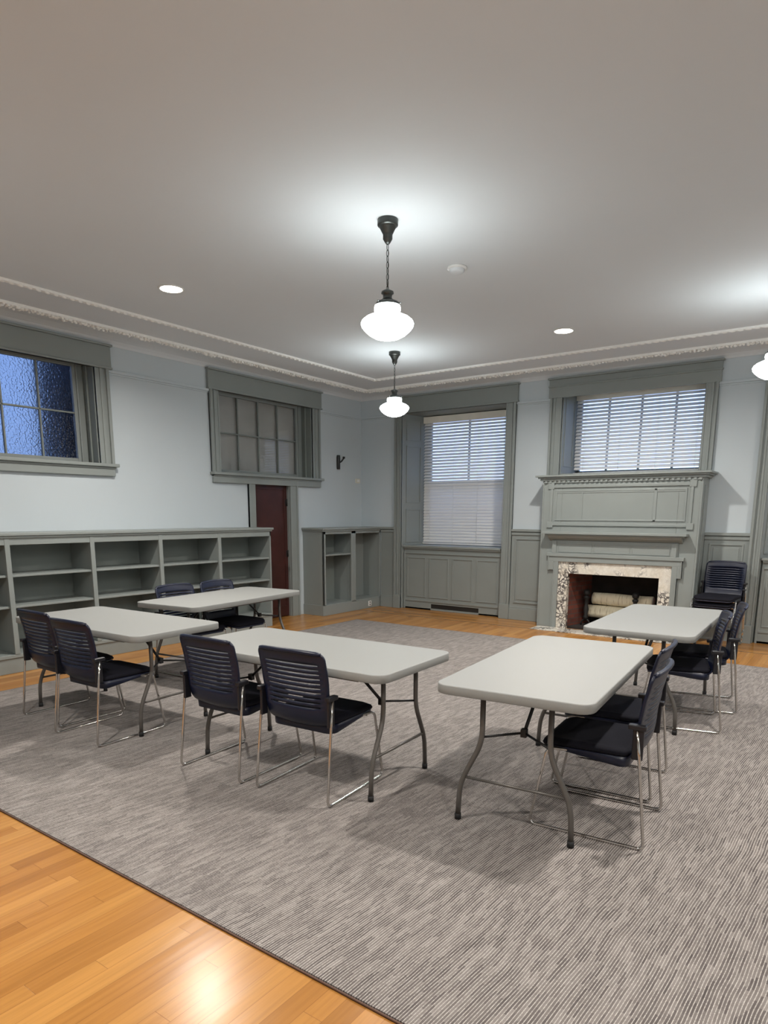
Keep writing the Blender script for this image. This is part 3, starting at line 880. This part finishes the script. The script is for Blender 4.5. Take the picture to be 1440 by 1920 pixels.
chairs = [
 (2.185, -6.49, 0, 0, 'leftmost of the navy chairs, at the near side of the far left table'),
 (2.79, -6.565, 2, 0, 'navy chair at the far left table, the one nearer the middle of the room'),
 (4.01, -6.43, 2, 0, 'navy chair at the middle table, the left one of its pair'),
 (4.625, -6.385, 4, 0, 'navy chair at the middle table, the right one of its pair'),
 (6.08, -5.895, 94.5, 0, 'nearest navy chair on the right, at the side of the nearest table'),
 (5.97, -5.325, 94, 0, 'navy chair at the nearest right table, just behind the nearest one'),
 (6.03, -3.88, 104, 0, 'nearer of the two navy chairs beside the table by the fireplace'),
 (6.05, -3.265, 102, 0, 'farther of the two navy chairs beside the table by the fireplace'),
 (1.775, -5.01, -90, 0, 'navy chair behind the back left table, the left one, only its back showing'),
 (1.775, -4.47, -88, 0, 'navy chair behind the back left table, the right one, nearer the brown door'),
]
C0 = make_chair(chairs[0][4])
for i, (x, y, a, dz, lb) in enumerate(chairs):
    if i == 0: C0.location = (x, y, RZ); C0.rotation_euler = (0, 0, R(a))
    else: dup(C0, (x, y, RZ), R(a), lb)
for k, (lb, dx, dy) in enumerate((('bottom chair of the stack between the fireplace and right window', 0, 0),
                                  ('middle chair of the stack between the fireplace and right window', .012, -.03),
                                  ('top navy chair of the stack between the fireplace and right window', .02, -.05))):
    dup(C0, (5.655+dx, -.36+dy, .002+.075*k), R(180-6+k), lb, 'stacked navy chairs')

# ------------------------------------------------------------------ pendant lamps
def make_pendant(label):
    t = thing('pendant_lamp', label, 'pendant lamp', (0, 0, H), 0, 'schoolhouse pendant lamps')
    bm = bmesh.new()
    lathe(bm, [(0, 0), (.066, 0), (.0675, -.003), (.0675, -.034), (.066, -.037), (.056, -.040), (.0545, -.042), (.0545, -.047), (.052, -.049), (.034, -.084), (.031, -.087), (.031, -.116), (.029, -.119), (.020, -.134), (.012, -.145), (0, -.147)], 28)
    obj('canopy', bm, M['bronze'], t)
    bm = bmesh.new(); z = -.145; k = 0
    while z > -.425:
        pts = []
        for q in range(12):
            a = 2*PI*q/12; u, w = .0085*math.cos(a), .021*math.sin(a)
            pts.append((u, 0, z-.018+w) if k % 2 else (0, u, z-.018+w))
        tube(bm, pts, .0024, 6, close=True); z -= .036; k += 1
    tube(bm, [(.004, .003, -.14), (.006, -.004, -.28), (-.003, .004, -.43)], .002, 6)
    obj('chain', bm, M['bronze'], t)
    bm = bmesh.new()
    lathe(bm, [(0, -.418), (.018, -.420), (.040, -.432), (.042, -.445), (.030, -.452), (.031, -.475), (.050, -.488), (.074, -.498), (.082, -.512), (.080, -.522), (0, -.522)], 28)
    obj('shade_holder', bm, M['bronze'], t)
    bm = bmesh.new()
    lathe(bm, [(.070, -.515), (.084, -.520), (.088, -.535), (.087, -.548), (.082, -.560), (.088, -.570), (.115, -.582), (.148, -.597), (.168, -.613), (.176, -.630), (.172, -.648), (.155, -.670), (.125, -.696), (.085, -.718), (.04, -.730), (0, -.733)], 40)
    obj('glass_shade', bm, M['shade'], t)
    bm = bmesh.new()
    for k in range(3):
        a = 2*PI*k/3+.4; tube(bm, [(.078*math.cos(a), .078*math.sin(a), -.505), (.094*math.cos(a), .094*math.sin(a), -.505)], .004, 6)
    obj('thumbscrew', bm, M['bronze'], t)
    return t
pend = [((4.291, -5.269), 'nearest pendant lamp with a glowing white schoolhouse shade, centre of ceiling'),
        ((2.261, -2.276), 'pendant lamp with glowing white shade, hanging in front of the room corner'),
        ((6.24, -2.28), 'pendant lamp cut off by the right edge of the photo'),
        ((2.26, -8.45), 'pendant lamp hanging left of the viewer'),
        ((6.35, -8.45), 'pendant lamp hanging over the viewer')]
P0 = make_pendant(pend[0][1])
for i, ((x, y), lb) in enumerate(pend):
    if i == 0: P0.location = (x, y, H)
    else: dup(P0, (x, y, H), 0, lb)

# recessed lights
CANW = 67
def make_can(label):
    t = thing('recessed_light', label, 'ceiling light', (0, 0, H), 0, 'round recessed ceiling lights')
    bm = bmesh.new(); lathe(bm, [(.092, 0), (.108, 0), (.108, -.004), (.100, -.009), (.090, -.006), (.090, 0)], 32)
    obj('trim_ring', bm, M['white'], t)
    bm = bmesh.new(); lathe(bm, [(.091, -.001), (.091, -.006), (.05, -.009), (0, -.010)], 32)
    obj('lens', bm, M['can'], t)
    ld = bpy.data.lights.new('downlight', 'AREA'); ld.shape = 'DISK'; ld.size = .15; ld.energy = CANW; ld.color = (1.0, .945, .875); ld.spread = R(160)
    lo = bpy.data.objects.new('downlight', ld); C.objects.link(lo); lo.parent = t; lo.location = (0, 0, -.014)
    return t
cans = [((2.003, -5.229), 'round glowing recessed light in the ceiling, left of the nearest pendant'),
        ((4.235, -2.037), 'round glowing recessed light in the ceiling in front of the fireplace'),
        ((6.60, -5.20), 'recessed ceiling light just beyond the right edge of the photo'),
        ((4.30, -8.45), 'recessed ceiling light above the viewer'),
        ((8.3, -8.45), 'recessed ceiling light right of the viewer'), ((8.4, -2.1), 'recessed ceiling light at the far right of the room')]
K0 = make_can(cans[0][1])
for i, ((x, y), lb) in enumerate(cans):
    if i == 0: K0.location = (x, y, H)
    else: dup(K0, (x, y, H), 0, lb)

# smoke detector
t = thing('smoke_detector', 'round off-white smoke detector on the ceiling right of the nearest pendant', 'smoke detector', (4.235, -4.267, H))
bm = bmesh.new(); lathe(bm, [(0, 0), (.075, 0), (.076, -.012), (.070, -.016), (0, -.016)], 32); obj('base_plate', bm, M['white'], t)
bm = bmesh.new(); lathe(bm, [(.058, -.016), (.056, -.034), (.045, -.042), (.02, -.044), (0, -.044)], 32); obj('cover', bm, M['ceiling'], t)

# ------------------------------------------------------------------ world: dusk daylight outside
w = bpy.data.worlds.new('dusk_sky'); SC.world = w; w.use_nodes = True
nt = w.node_tree; nt.nodes.clear()
o = nt.nodes.new('ShaderNodeOutputWorld'); bg = nt.nodes.new('ShaderNodeBackground')
tc = nt.nodes.new('ShaderNodeTexCoord'); sx = nt.nodes.new('ShaderNodeSeparateXYZ'); rp = nt.nodes.new('ShaderNodeValToRGB')
mr = nt.nodes.new('ShaderNodeMapRange'); mr.inputs[1].default_value = -.4; mr.inputs[2].default_value = .6
nt.links.new(tc.outputs['Generated'], sx.inputs[0]); nt.links.new(sx.outputs['Z'], mr.inputs[0]); nt.links.new(mr.outputs[0], rp.inputs[0])
e = rp.color_ramp.elements; e[0].position = .30; e[0].color = (.10, .12, .16, 1); e[1].position = .46; e[1].color = (.46, .63, 1.0, 1)
q = rp.color_ramp.elements.new(1.0); q.color = (.34, .52, 1.0, 1)
nt.links.new(rp.outputs[0], bg.inputs[0]); bg.inputs[1].default_value = 2.5
nt.links.new(bg.outputs[0], o.inputs[0])

# ------------------------------------------------------------------ camera
cd = bpy.data.cameras.new('camera'); cam = bpy.data.objects.new('camera', cd); C.objects.link(cam)
yaw, pit, rol = R(35.724), R(-10.857), R(.186)
f = Vector((-math.sin(yaw)*math.cos(pit), math.cos(yaw)*math.cos(pit), math.sin(pit)))
rt = f.cross(Vector((0, 0, 1))).normalized(); up = rt.cross(f)
rt2 = rt*math.cos(rol)+up*math.sin(rol); up2 = -rt*math.sin(rol)+up*math.cos(rol)
mt = Matrix((rt2, up2, -f)).transposed().to_4x4(); mt.translation = Vector((7.0625, -9.1493, 1.5494))
cam.matrix_world = mt
cd.sensor_fit = 'HORIZONTAL'; cd.sensor_width = 36; cd.lens = 36*1251.8/1440
cd.shift_y = (1202.56-960)/1440; cd.clip_start = .05
SC.camera = cam

vs = SC.view_settings; vs.view_transform = 'Standard'; vs.look = 'None'; vs.gamma = 1; vs.exposure = 0.16; vs.use_curve_mapping = False
SC.cycles.use_denoising = True
SC.cycles.max_bounces = 10; SC.cycles.diffuse_bounces = 6; SC.cycles.sample_clamp_indirect = 8
